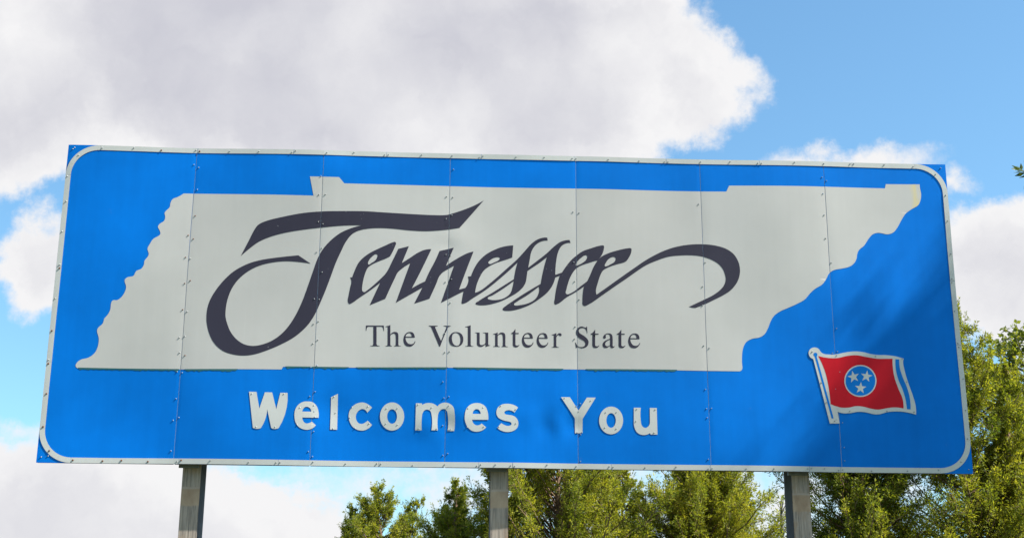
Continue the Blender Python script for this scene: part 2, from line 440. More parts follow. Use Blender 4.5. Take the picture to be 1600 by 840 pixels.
# ragged teal underlayer showing along the map's lower edge
def build_peel():
    r = random.Random(4)
    for (xa, ya, xb, yb) in ((122, 574.6, 280, 576.9), (288, 577.0, 372, 577.4), (446, 572.9, 545, 573.6), (556, 573.8, 700, 574.8), (708, 574.8, 880, 576.4), (915, 576.9, 1058, 578.2)):
        n = max(6, int((xb-xa)/4)); top = []; bot = []
        for k in range(n+1):
            u = k/n; x = xa+(xb-xa)*u; y = ya+(yb-ya)*u
            top.append((x, y-1.0)); bot.append((x+r.uniform(-.8, .8), y + (r.uniform(.9, 2.2) + (1.3 if r.random() < .2 else 0) if 0 < k < n else 0)))
        loop = [on_sign(*p) for p in bot] + [on_sign(*p) for p in reversed(top)]
        cutout('peeling_edge', [loop], M_PEEL, sign, .0022, smooth=False)
build_peel()

# script lettering: the capital and the joined small letters
T_CAP = ("@300,300,4 305,400* 355,305 398,225 414,206 450,187 560,158 700,132 820,122 950,120 1080,121 1200,128 1400,139 1500,143 1590,142 "
 "@440,220,4 1070,452 1150,425 1210,400 1265,370* 1112,543* 1000,558 900,564 800,560 700,550 620,546 550,549 @300,300,4 1040,243 1000,265 960,315 930,375 900,440 870,520 840,600 800,695 "
 "@300,450,4 760,178 715,240 640,305 560,350 480,385 400,412 330,422 260,415 190,390 140,345 110,290 92,220 90,180 95,130 110,80 140,25 "
 "@300,300,4 190,560 260,495 350,447 430,424 520,410 600,401 665,395* 742,447* 660,436 580,432 500,440 420,460 350,495 290,545 250,600 225,660 212,720 210,780 "
 "@300,450,4 220,220 240,270 280,320 330,352 385,361 440,352 500,328 560,285 605,235 650,165 @300,300,4 690,680 720,600 755,500 790,405 820,355 870,300 930,255 1000,225 1062,209* "
 "950,211 820,222 700,236 600,252 500,277 420,310 370,345")
SMALL = ("@500,330,5 217,700 222,665 235,600 245,545 235,517* 252,515* 265,480 300,405 330,370 380,332 440,300 510,268 570,242 588,240 594,250 590,265 548,352* 520,367 450,395 400,420 375,440 355,480 340,530 330,590 331,620 345,630 370,615 420,575 505,495* "
 "530,460 560,400 612,293* 695,272* 640,403* 700,365 760,325 820,299 870,294* 800,440 718,600* 770,570 822,545* 850,480 900,385 934,308* 1045,282* 985,423* 1050,380 1120,340 1160,322 1200,312* 1150,440 1087,610* 1135,597* 1160,545 1155,508* 1180,505* 1200,455 1235,395 1290,340 1360,300 1430,275 1510,265* 1502,360* 1450,378 1380,400 1320,430 1280,462 1250,510 1225,570 1212,635* "
 "@700,330,5 250,620 330,560 400,500 450,455 540,375 600,310 650,255 700,220 750,206 775,207* 779,230* 745,232 710,245 675,275 650,320 640,370 627,440* 680,400 770,330 830,275 880,240 930,227 950,227* 957,250* 920,253 885,275 860,320 845,390 838,497* 890,480* "
 "920,435 960,385 1000,350 1050,315 1120,290 1190,270 1215,270 1219,282 1176,376* 1200,355 1250,330 1330,305 1400,290 1430,290 1434,300 1405,375 1385,395 1320,415 1250,440 1210,465 1190,500 1170,560 1155,620 1160,652* "
 "@860,330,5 420,610 560,510 660,440 740,385 800,350 870,315 950,285 1040,265 1120,257 1200,257 1290,268 1370,293 1430,335 1465,390 1480,450 1475,510 1455,560 1410,615 1350,655 1280,690 1200,728 1150,748 1130,754 1082,746* 1120,728 1200,690 1270,655 1330,610 1360,570 1369,535 1365,500 1345,450 1310,410 1250,375 1180,352 1100,343 1000,345 920,355 830,385 750,420 680,465 600,522 500,590 400,660 300,727 265,740 252,730 250,700 255,620 262,588* 200,630 130,670 48,727 "
 "@700,330,5 834,727 835,680 845,610 872,505* 837,518* 825,560 800,605 770,640 720,680 650,725 580,755 520,772 460,778 430,772 427,762 450,740 500,705 600,640 724,567* 745,460 772,360* 720,400 660,440 620,468* 615,510 605,560 580,600 540,635 490,665 420,700 340,725 280,734 230,731 215,722 240,700 350,633 450,570 515,530* 525,470 543,400* 480,460 400,530 300,610 200,675 120,722 107,720 108,700 122,625* "
 "@500,330,5 1060,655 945,715* 1048,423* 1000,450 960,475 930,510 910,560 855,682* 736,720* 800,595* 592,713* 705,405* 650,440 605,480 590,510 510,682* 388,732* 470,558* 400,612 300,680 250,715 228,723")
HOLES = ["@500,330,5 375,405 385,380 410,352 435,336 448,340 447,360 430,385 400,405 380,416", "@500,330,5 1315,400 1330,380 1360,362 1395,358 1405,365 1395,380 1360,398 1325,409",
 "@700,330,5 1000,425 1010,395 1040,365 1075,345 1086,352 1080,378 1050,405 1020,420", "@700,330,5 1225,430 1235,400 1260,370 1295,358 1309,370 1300,395 1270,415 1240,430",
 "@700,330,5 310,680 350,655 430,605 513,545* 505,590 490,635 460,665 420,685 370,693 330,690", "@700,330,5 515,728 540,705 620,655 708,590* 712,620 700,660 670,695 620,720 560,733 525,735",
 "@700,330,5 1160,388 1100,405 1030,430 1000,450 975,480 945,540 925,610 920,640 930,648 960,640 1050,575 1087,548* 1110,500 1140,430 1167,388*"]
cutout('script_capital', [parse(T_CAP, 0, 0, 1, 4)], M_DARK, sign, .0029)
cutout('script_small_letters', [parse(SMALL, 0, 0, 1, 4)] + [parse(h, 0, 0, 1, 4) for h in HOLES], M_DARK, sign, .0029)

# serif line
GL = {
'T': ["17,492* 34,492* 45,560 62,600 95,622 140,624* 254,624* 254,120* 250,60 230,25 160,19* 160,0* 452,0* 452,19* 385,25 362,50 356,120* 356,624* 470,624* 520,622 550,600 565,560 576,492* 593,492* 587,662* 23,662*"],
'h': ["9,0* 9,15* 55,25 72,66* 72,573* 69,610 45,620 10,615* 10,635* 60,647 110,662 150,683* 157,680* 157,378* 205,430 260,457 315,460 375,440 400,395 408,330* 408,66* 420,25 487,15* 487,0* 275,0* 275,15* 312,25 324,66* 324,310 315,370 285,403 250,405 200,385 157,343* 157,66* 168,25 210,15* 210,0*"],
'e': ["408,164* 370,100 320,72 265,66 190,85 130,150 100,230 97,277* 405,277* 395,350 360,420 300,455 230,460 130,430 60,350 25,230 30,150 60,70 120,10 200,-10 280,-5 350,35 400,90 424,157*", "99,309* 303,309* 295,360 270,405 225,425 175,415 130,380 105,340"],
'V': ["16,662* 16,643* 60,635 90,600 110,560* 340,-11* 365,-11* 590,560 615,610 650,640 697,643* 697,662* 475,662* 475,643* 530,638 555,620 550,580 535,540* 395,170* 230,560 215,600 225,630 290,643* 290,662*"],
'o': ["470,225 455,320 405,405 330,448 250,460 165,448 95,400 45,320 29,225 45,130 95,45 170,2 250,-10 330,2 405,45 455,130", "380,215 370,120 335,45 262,18 190,50 140,130 119,240 130,340 165,405 240,432 310,405 360,330"],
'l': ["19,0* 19,15* 80,25 95,65* 95,573* 90,610 65,620 22,615* 22,635* 90,650 140,668 175,683* 179,680* 179,65* 195,25 257,15* 257,0*"],
'u': ["9,450* 9,436* 60,428 71,395* 71,118* 80,50 120,5 175,-10 235,0 290,35 336,75* 336,-9* 345,-9* 400,15 479,36* 479,50* 430,55 418,85* 418,450* 259,450* 259,433* 320,425 334,392* 334,125* 300,80 250,55 210,50 170,65 155,118* 155,450*"],
'n': ["16,0* 16,15* 65,25 80,66* 80,340* 75,385 50,395 16,390* 16,407* 70,424 120,442 155,460* 160,457* 160,379* 210,430 260,458 310,460 375,435 400,380 405,320* 405,66* 420,25 485,15* 485,0* 280,0* 280,15* 312,25 321,60* 321,310 312,370 285,400 245,405 200,385 161,345* 161,66* 175,25 232,15* 232,0*"],
't': ["255,450* 154,450* 154,566* 147,579* 110,520 70,475 20,440* 13,425* 13,418* 70,418* 70,117* 75,50 105,5 155,-10 215,0 279,66* 266,77* 235,52 200,45 165,60 154,100* 154,418* 255,418*"],
'r': ["5,0* 5,15* 60,25 75,66* 75,335* 70,385 45,395 7,388* 7,405* 60,422 110,442 150,460* 160,458* 160,366* 190,415 230,450 270,460 310,450 335,418 325,380 295,365 265,375 235,400 200,385 175,350 160,315* 160,90* 170,35 195,20 245,15* 245,0*"],
'S': ["452,463* 435,463* 415,545 360,610 290,628 215,615 165,570 160,520 185,470 250,425 360,360 440,290 485,220 491,165 470,80 410,20 330,-12 250,-14 180,5 130,18 95,5 85,-14* 65,-14* 42,169* 60,169* 95,90 160,35 240,20 320,35 375,85 380,140 350,195 270,250 170,310 100,370 70,430 68,500 90,580 150,640 240,676 300,670 365,645 405,645 422,676* 440,676*"],
'a': ["442,66* 425,45 400,40 380,50 371,85* 371,310 360,390 320,440 250,460 170,450 95,410 60,360 56,325 75,295 105,290 135,305 148,335 140,375 155,415 200,432 245,425 275,395 287,340 287,290* 200,258 110,215 55,160 37,100 50,40 90,0 140,-10 200,5 250,40 287,65* 300,15 335,-8 380,-8 442,40*", "287,259* 287,95* 250,65 200,48 160,55 130,85 122,130 145,175 200,220"]}
LINE = [('T',72,167),('h',175,255),('e',268,330),('V',400,515),('o',505,580),('l',590,632),('u',640,720),('n',735,812),('t',828,872),('e',885,945),('e',962,1022),('r',1040,1092),('S',1163,1232),('t',1242,1288),('a',1305,1368),('t',1378,1424),('e',1438,1500)]
for ch, u0, u1 in LINE:
    loops = []; allx = [float(t.rstrip('*').split(',')[0]) for t in GL[ch][0].split()]; g0, g1 = min(allx), max(allx)
    for s in GL[ch]:
        pts, cor = [], []
        for tok in s.split():
            x, y = (float(q) for q in tok.rstrip('*').split(',')); u = u0+(x-g0)/(g1-g0)*(u1-u0)
            v = 167+(u-72)/1428*11 - y*.1625
            pts.append((550+u/3.3333, 490+v/3.3333)); cor.append(tok.endswith('*'))
        loops.append([on_sign(*p) for p in spline(pts, cor, 3)])
    cutout('serif_letter', loops, M_DARK, sign, .0029)

# cut-out metal letters
W6, W7 = '@360,590,4.4222 ', '@680,590,4.2105 '
CUT = [[W6+"131,98* 182,99* 202,214* 240,101* 290,102* 318,218* 346,104* 396,104* 336,345 330,350 288,350 283,345* 256,217* 214,345 208,350 162,349 157,344*"],
 [W6+"609,273* 497,273* 505,300 520,312 540,312 562,300* 590,325* 570,345 540,356 510,355 475,340 452,310 443,265 448,220 470,185 500,166 535,161 570,168 595,192 608,230", W6+"497,232* 504,212 518,200 535,199 550,208 558,232*"],
 [W6+"695,130* 742,107* 737,355* 688,354*"],
 [W6+"978,203* 945,238* 930,218 910,212 888,222 870,245 866,270 873,295 890,312 912,314 932,305 948,292* 978,322* 955,345 920,360 885,358 850,340 828,310 816,265 825,220 850,188 880,172 915,167 950,180"],
 'E6 1117 265 84 97 34 50',
 [W6+"1282,175* 1323,176* 1326,187* 1350,176 1375,174 1402,179 1430,198* 1455,178 1485,172 1515,180 1540,203 1548,235 1547,367* 1500,367* 1500,245 1492,225 1475,217 1455,222 1440,240 1434,262 1434,362* 1389,362* 1389,250 1380,228 1360,219 1340,226 1328,245 1324,265 1322,362* 1277,362*"],
 [W7+"349,276* 243,276* 250,298 270,312 290,310 305,300* 335,325* 310,345 275,354 240,347 212,322 196,285 194,250 205,205 230,178 265,167 300,170 330,190 345,225", W7+"247,238* 252,218 270,207 288,212 299,238*"],
 [W7+"545,195* 521,228* 500,215 475,213 455,225 460,238 480,243 515,250 538,270 547,300 538,330 510,350 470,356 430,345 407,328* 435,297* 455,310 480,316 500,308 500,295 485,288 445,278 412,258 402,228 412,195 440,175 475,170 515,177"],
 [W7+"827,127* 885,127* 942,214* 998,129* 1056,129* 970,268* 969,362* 920,362* 919,266*"],
 'E7 1157 279 79 91 31 48',
 [W7+"1306,196* 1352,196* 1353,290 1360,315 1380,328 1402,318 1412,290* 1411,197* 1457,198* 1462,372* 1417,372* 1412,362* 1390,373 1360,374 1330,360 1312,330 1306,290*"]]
LETTER_SCREWS = []
lr = random.Random(11)
for i, spec in enumerate(CUT):
    if isinstance(spec, str):
        k, *v = spec.split(); ox, oy, sc = (360, 590, 4.4222) if k == 'E6' else (680, 590, 4.2105); v = [float(q) for q in v]
        loops = [ellipse(v[0], v[1], v[2], v[3], ox, oy, sc), ellipse(v[0], v[1], v[4], v[5], ox, oy, sc)]
        LETTER_SCREWS += [on_sign(ox+(v[0]+math.cos(a)*(v[2]+v[4])*.5)/sc, oy+(v[1]+math.sin(a)*(v[3]+v[5])*.5)/sc) for a in (.9, 2.4, 4.0, 5.4)]
    else:
        loops = [parse(s, 0, 0, 1, 5) for s in spec]
    ph, am = lr.uniform(0, 6), lr.uniform(.0003, .0011)
    # the thin letters follow the sheet and curl a little of their own
    rg = lambda x, z, ph=ph, am=am: disp(x, z) + am*(1+np.sin(x*9+ph)*np.cos(z*13+ph*2))
    cutout('cutout_letter', loops, M_LETTER, sign, .0030, .0012, .05, False, True, rg)
for u, v in ((150,112),(370,112),(180,340),(310,340),(480,205),(577,188),(462,325),(582,268),(716,127),(725,238),(708,347),(950,195),(840,200),(823,272),(860,345),(958,312),(1298,184),(1390,206),(1508,195),(1424,352),(1522,355),(1300,350)):
    LETTER_SCREWS.append(on_sign(360+u/4.4222, 590+v/4.4222))
for u, v in ((216,202),(315,196),(210,325),(318,322),(430,185),(528,208),(418,322),(530,300),(850,134),(1022,150),(943,220),(935,357),(965,357),(1325,206),(1447,208),(1440,360),(1320,285)):
    LETTER_SCREWS.append(on_sign(680+u/4.2105, 590+v/4.2105))

# flag emblem
FL = '@1200,520,3.5 '
emb = cutout('flag_emblem', [parse(FL+"337,494* 392,494* 380,430* 410,438 450,437 490,430 530,432 580,443 610,443 650,432 700,428 750,432 808,446* 806,400 790,340 765,270 745,200 738,155 742,140* 700,128 650,121 600,120 560,115 520,105 470,101 420,107 370,117 330,118 300,113 283,98* 275,87 253,79 230,88 221,110 230,133 246,142*", 0, 0, 1)], M_LETTER, sign, .006, .003, .06, False)
cutout('red_field', [parse(FL+"273,126* 330,137 380,137 430,126 480,122 530,130 590,140 640,141 680,140* 682,190 690,240 710,300 735,360 740,412* 690,406 640,412 600,418 560,412 520,402 480,399 440,407 400,407 365,398 341,388* 335,330 325,270 310,210 290,160", 0, 0, 1)], M_RED, emb, .0068, 0, .06, False)
cutout('fly_stripe', [parse(FL+"696,143* 717,144* 720,190 735,240 760,300 775,360 778,418* 758,416* 750,360 735,310 710,250 697,190", 0, 0, 1)], M_FBLUE, emb, .0069, 0, .06, False)
cutout('flagpole_stripe', [parse(FL+"254,129* 248,122 248,114 256,108 265,110 269,118 267,126 265,129* 358,466* 347,467*", 0, 0, 1)], M_FBLUE, emb, .0069, 0, .06, False)
cutout('disc_ring', [ellipse(504, 262, 88, 87, 1200, 520, 3.5, 48)], M_LETTER, emb, .0074, 0, .06, False)
cutout('disc', [ellipse(504, 262, 81.5, 80.5, 1200, 520, 3.5, 48)], M_FBLUE, emb, .0080, 0, .06, False)
for cx, cy, r, a in ((466, 240, 34, -13), (537, 237, 33, 9), (505, 301, 33, 4)):
    lp = []
    for k in range(10):
        q = r if k % 2 == 0 else r*.40; t = rad(a+36*k); lp.append(on_sign(1200+(cx+q*math.sin(t))/3.5, 520+(cy-q*math.cos(t))/3.5))
    cutout('star', [lp], M_LETTER, emb, .0086, 0, .06, False)
FLAG_SCREWS = [on_sign(1200+u/3.5, 520+v/3.5) for u, v in ((240,103),(374,123),(586,128),(733,141),(757,268),(797,432),(650,427),(446,427),(364,481),(290,272),(318,380))]

# border strips
X0, X1, ZB, ZT, BW, RC = -SW/2, SW/2, SIGN_Z, SIGN_Z+SH, .050, .305
br = random.Random(3)
BSCREW = []
def wob():
    a, k, ph = br.uniform(.0002, .0014), br.uniform(4, 11), br.uniform(0, 6)
    return lambda x, z: disp(x, z) + a*(1+np.sin((x+z)*k+ph))
def border_piece(lo, hi, side, name='border_strip'):
    e = .0012
    if side in 'TB':
        z0, z1 = (ZT-BW, ZT-.0015) if side == 'T' else (ZB+.0015, ZB+BW); lp = [(lo+e, z0), (hi-e, z0), (hi-e, z1), (lo+e, z1)]
    else:
        x0, x1 = (X0+.0015, X0+BW) if side == 'L' else (X1-BW, X1-.0015); lp = [(x0, lo+e), (x1, lo+e), (x1, hi-e), (x0, hi-e)]
    cutout(name, [lp], M_STRIP, sign, .0038, .002, .05, False, True, wob())
def joints(px, axis, fixed): return [on_sign(p, fixed)[0] if axis == 'x' else on_sign(fixed, p)[1] for p in px]
top = [X0+RC] + joints([308,459,604,752,897,1041,1186,1330], 'x', 245) + [X1-RC]
bot = [X0+RC] + joints([280,435,592,748,801,955,1109,1264,1313], 'x', 722) + [X1-RC]
lef = [ZB+RC] + joints([565,416], 'y', 85) + [ZT-RC]
rig = [ZB+RC] + joints([539,438], 'y', 1492) + [ZT-RC]
for side, js in (('T', top), ('B', bot), ('L', lef), ('R', rig)):
    for a, b in zip(js[:-1], js[1:]):
        border_piece(a, b, side)
        n = max(2, int(round((b-a)/.27)))
        for k in range(n+1):
            q = a + (b-a)*k/n + (.018 if k == 0 else -.018 if k == n else br.uniform(-.04, .04))
            w = br.uniform(.015, .036)
            BSCREW.append((q, ZT-w) if side == 'T' else (q, ZB+w) if side == 'B' else (X0+w, q) if side == 'L' else (X1-w, q))
for cx, cz, a0 in ((X0+RC, ZT-RC, 90), (X1-RC, ZT-RC, 0), (X1-RC, ZB+RC, 270), (X0+RC, ZB+RC, 180)):
    o_, i_ = [], []
    for k in range(25):
        t = rad(a0+90*k/24); o_.append((cx+(RC-.0015)*math.cos(t), cz+(RC-.0015)*math.sin(t))); i_.append((cx+(RC-BW)*math.cos(t), cz+(RC-BW)*math.sin(t)))
    cutout('border_corner', [o_ + i_[::-1]], M_STRIP, sign, .0038, .002, .05, False, True, wob())
    t = rad(a0+45); BSCREW.append((cx+(RC-.025)*math.cos(t), cz+(RC-.025)*math.sin(t)))

# screws: a few pixels each, kept as real geometry in one part for each finish
def screws(name, pts, mat, off, r=.0060, h=.007):
    V, F = [], []
    for (x, z) in pts:
        y = -off-float(disp(x, z)); b = len(V); n = 7
        for (rr, yy) in ((r, 0), (r*.95, -h*.6), (r*.5, -h)):
            for k in range(n):
                t = 2*math.pi*k/n; V.append((x+rr*math.cos(t), y+yy, z+rr*math.sin(t)))
        for l in (0, 1):
            for k in range(n): F.append((b+l*n+k, b+l*n+(k+1) % n, b+(l+1)*n+(k+1) % n, b+(l+1)*n+k))
        F.append(tuple(b+2*n+k for k in range(n)))
    me = bpy.data.meshes.new(name); me.from_pydata(V, [], F); o = link(name, me, mat, sign, False); o['kind'] = 'stuff'
sr = random.Random(5)
seam_blue, seam_pale, rusty = [], [], []
for i in range(1, 7):
    z = SIGN_Z+.10
    while z < ZT-.06:
        for sgn in (-1, 1):
            if sr.random() < (.72 if i < 4 else .42):
                p = (SEAMS[i]+sgn*sr.uniform(.016, .032), z+sr.uniform(-.03, .03)); inmap = .93 < p[1]-SIGN_Z < 2.62
                if inmap and i == 1 and sr.random() < .75: rusty.append(p)
                elif inmap: seam_pale.append(p)
                else: seam_blue.append(p)
        z += sr.choice([.13, .19, .24, .26])
screws('seam_screws', seam_blue, M_SCREWB, .001); screws('seam_screws', seam_pale, M_SCREW, .0017)
rb = [p for p in BSCREW if p[0] < -SW/2+1.6 and sr.random() < .6]; 
screws('rusty_screws', rusty, M_RUST, .0017); screws('rusty_screws', rb, M_RUST, .0055, .0085)
screws('border_screws', [p for p in BSCREW if p not in rb], M_SCREW, .0055, .006)
screws('letter_screws', LETTER_SCREWS, M_SCREW, .0040, .0055, .0045); screws('flag_screws', FLAG_SCREWS, M_SCREW, .0065, .006, .006)
screws('corner_screws', [(X0+.06, ZT-.03), (X0+.045, ZT-.045), (X0+.04, ZB+.05), (X0+.1, ZB+.06), (X1-.05, ZT-.04), (X1-.04, ZB+.04)], M_SCREW, .001)

# posts (wide-flange steel) and the rails that carry the panels
PY, PD, PWD, TF, TW = .150, .300, .165, .012, .010
for px in (-2.905, -.105, 2.69):
    h = SIGN_Z + 2.75
    bm = bmesh.new(); bm_box(bm, px-PWD/2, px+PWD/2, PY, PY+TF, -.6, h)
    bmesh.ops.bevel(bm, geom=[e for e in bm.edges if abs(e.verts[0].co.z-e.verts[1].co.z) > 1], offset=.003, segments=2, affect='EDGES')
    post = bm_obj('post', bm, M_POST, sign)
    bm = bmesh.new(); bm_box(bm, px-TW/2, px+TW/2, PY+TF, PY+PD-TF, -.6, h-.001); bm_obj('web', bm, M_GALV, post)
    bm = bmesh.new(); bm_box(bm, px-PWD/2, px+PWD/2, PY+PD-TF, PY+PD, -.6, h-.002)
    bmesh.ops.bevel(bm, geom=[e for e in bm.edges if abs(e.verts[0].co.z-e.verts[1].co.z) > 1], offset=.003, segments=2, affect='EDGES')
    bm_obj('rear_flange', bm, M_GALV, post)
    bm = bmesh.new(); bm_box(bm, px-PWD/2-.035, px+PWD/2-.02, PY-.022, PY-.002, SIGN_Z-.012, SIGN_Z+.05); bm_obj('clamp', bm, M_GALV, post)
    bm = bmesh.new(); bm_box(bm, px-.3, px+.3, PY-.2, PY+.5, -.6, .06); bmesh.ops.bevel(bm, geom=bm.edges[:], offset=.02, affect='EDGES')
    bm_obj('concrete_footing', bm, material('footing_concrete', (.35, .34, .32), .9), post)
for zz in (.12, .85, 1.60, 2.35, 2.68):
    bm = bmesh.new()
    bm_box(bm, X0+.15, X1-.15, .0465, .0505, SIGN_Z+zz, SIGN_Z+zz+.06); bm_box(bm, X0+.15, X1-.15, .0507, .1445, SIGN_Z+zz+.055, SIGN_Z+zz+.060); bm_box(bm, X0+.15, X1-.15, .1447, .1495, SIGN_Z+zz+.0, SIGN_Z+zz+.06)
    bm_obj('rail', bm, M_GALV, sign)

# ------------------------------------------------------------------ trees
def mat_leaf(name, dark, mid, light, trans=.48, rough=.55):
    m = bpy.data.materials.new(name); m.use_nodes = True; nt = m.node_tree; L = nt.links; b = nt.nodes['Principled BSDF']
    a = nt.nodes.new('ShaderNodeAttribute'); a.attribute_name = 'tint'
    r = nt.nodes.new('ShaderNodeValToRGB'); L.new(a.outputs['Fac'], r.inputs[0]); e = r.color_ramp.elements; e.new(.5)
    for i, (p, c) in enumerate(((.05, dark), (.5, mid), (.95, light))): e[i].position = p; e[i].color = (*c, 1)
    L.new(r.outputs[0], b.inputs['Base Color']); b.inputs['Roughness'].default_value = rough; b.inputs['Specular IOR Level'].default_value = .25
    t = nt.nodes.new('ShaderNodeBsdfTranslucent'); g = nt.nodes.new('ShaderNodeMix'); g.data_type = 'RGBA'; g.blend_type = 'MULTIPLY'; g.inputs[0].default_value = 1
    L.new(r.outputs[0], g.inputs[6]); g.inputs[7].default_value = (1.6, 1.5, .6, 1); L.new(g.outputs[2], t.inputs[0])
    mx = nt.nodes.new('ShaderNodeMixShader'); mx.inputs[0].default_value = trans
    L.new(b.outputs[0], mx.inputs[1]); L.new(t.outputs[0], mx.inputs[2]); L.new(mx.outputs[0], nt.nodes['Material Output'].inputs['Surface'])
    return m
M_CEDAR = mat_leaf('cedar_foliage', (.048, .092, .014), (.185, .220, .025), (.37, .36, .045))
M_BROAD = mat_leaf('broad_leaves', (.08, .12, .02), (.16, .20, .03), (.27, .28, .05), .4, .45)
M_NEARL = mat_leaf('narrow_leaves', (.035, .06, .015), (.06, .09, .02), (.09, .12, .03), .3, .45)
def mat_bark(name, a, b):
    m = material(name, a, .9); n = NT(m); f = n.noise(n.coords((16, 16, 2.5)), 1.5, 6, .65)
    n.base(n.ramp(f, [(.3, a), (.7, b)])); n.bump(f, .6, .02); return m
M_CBARK = mat_bark('cedar_bark', (.10, .055, .035), (.24, .16, .11))
M_BARK = mat_bark('grey_bark', (.08, .07, .055), (.20, .18, .15))

def tube_mesh(paths, sides=5):
    """paths: list of (points Nx3, radii N) -> verts, faces"""
    V, F, b = [], [], 0
    for P, R in paths:
        P = np.asarray(P, float); n = len(P); T = np.gradient(P, axis=0); T /= np.linalg.norm(T, axis=1)[:, None]+1e-9
        ref = np.where(np.abs(T[:, 2:3]) > .9, np.array([[1., 0, 0]]), np.array([[0, 0, 1.]]))
        A = np.cross(T, ref); A /= np.linalg.norm(A, axis=1)[:, None]+1e-9; B = np.cross(T, A)
        t = np.arange(sides)*2*np.pi/sides
        ring = P[:, None, :] + np.asarray(R)[:, None, None]*(A[:, None, :]*np.cos(t)[None, :, None] + B[:, None, :]*np.sin(t)[None, :, None])
        V.append(ring.reshape(-1, 3))
        i = np.arange(n-1)[:, None]*sides; k = np.arange(sides)[None, :]; k2 = (k+1) % sides
        F.append((np.stack([i+k, i+k2, i+sides+k2, i+sides+k], -1).reshape(-1, 4)+b)); b += n*sides
    return np.concatenate(V), np.concatenate(F)
def np_mesh(name, V, F, mat, parent, tint=None, smooth=False):
    me = bpy.data.meshes.new(name); k = F.shape[1]
    me.vertices.add(len(V)); me.vertices.foreach_set('co', np.asarray(V, np.float32).ravel())
    me.loops.add(F.size); me.loops.foreach_set('vertex_index', F.astype(np.int32).ravel())
    me.polygons.add(len(F)); me.polygons.foreach_set('loop_start', np.arange(0, F.size, k, dtype=np.int32))
    me.update(calc_edges=True); me.validate()
    if tint is not None:
        at = me.attributes.new('tint', 'FLOAT', 'FACE'); at.data.foreach_set('value', np.asarray(tint, np.float32))
    o = link(name, me, mat, parent, smooth); return o
def unit(v): return v/(np.linalg.norm(v, axis=-1, keepdims=True)+1e-9)

def blades(C, D, Lg, Wd, g, cup=.25):
    """leaf blades: centres at base C, direction D, length, width -> a rhombus of 2 triangles each, bent along the middle"""
    n = len(C); S = unit(np.cross(D, g.normal(size=(n, 3)))); U = np.cross(D, S)
    a = C; tip = C + D*Lg[:, None]; mid = C + D*(Lg*.45)[:, None]; bend = U*(Wd*cup)[:, None]
    l = mid + S*(Wd*.5)[:, None] + bend; r = mid - S*(Wd*.5)[:, None] + bend
    V = np.stack([a, l, tip, r], 1).reshape(-1, 3); i = np.arange(n)[:, None]*4
    F = np.concatenate([i+np.array([[0, 1, 2]]), i+np.array([[0, 2, 3]])], 1).reshape(-1, 3)
    return V, F

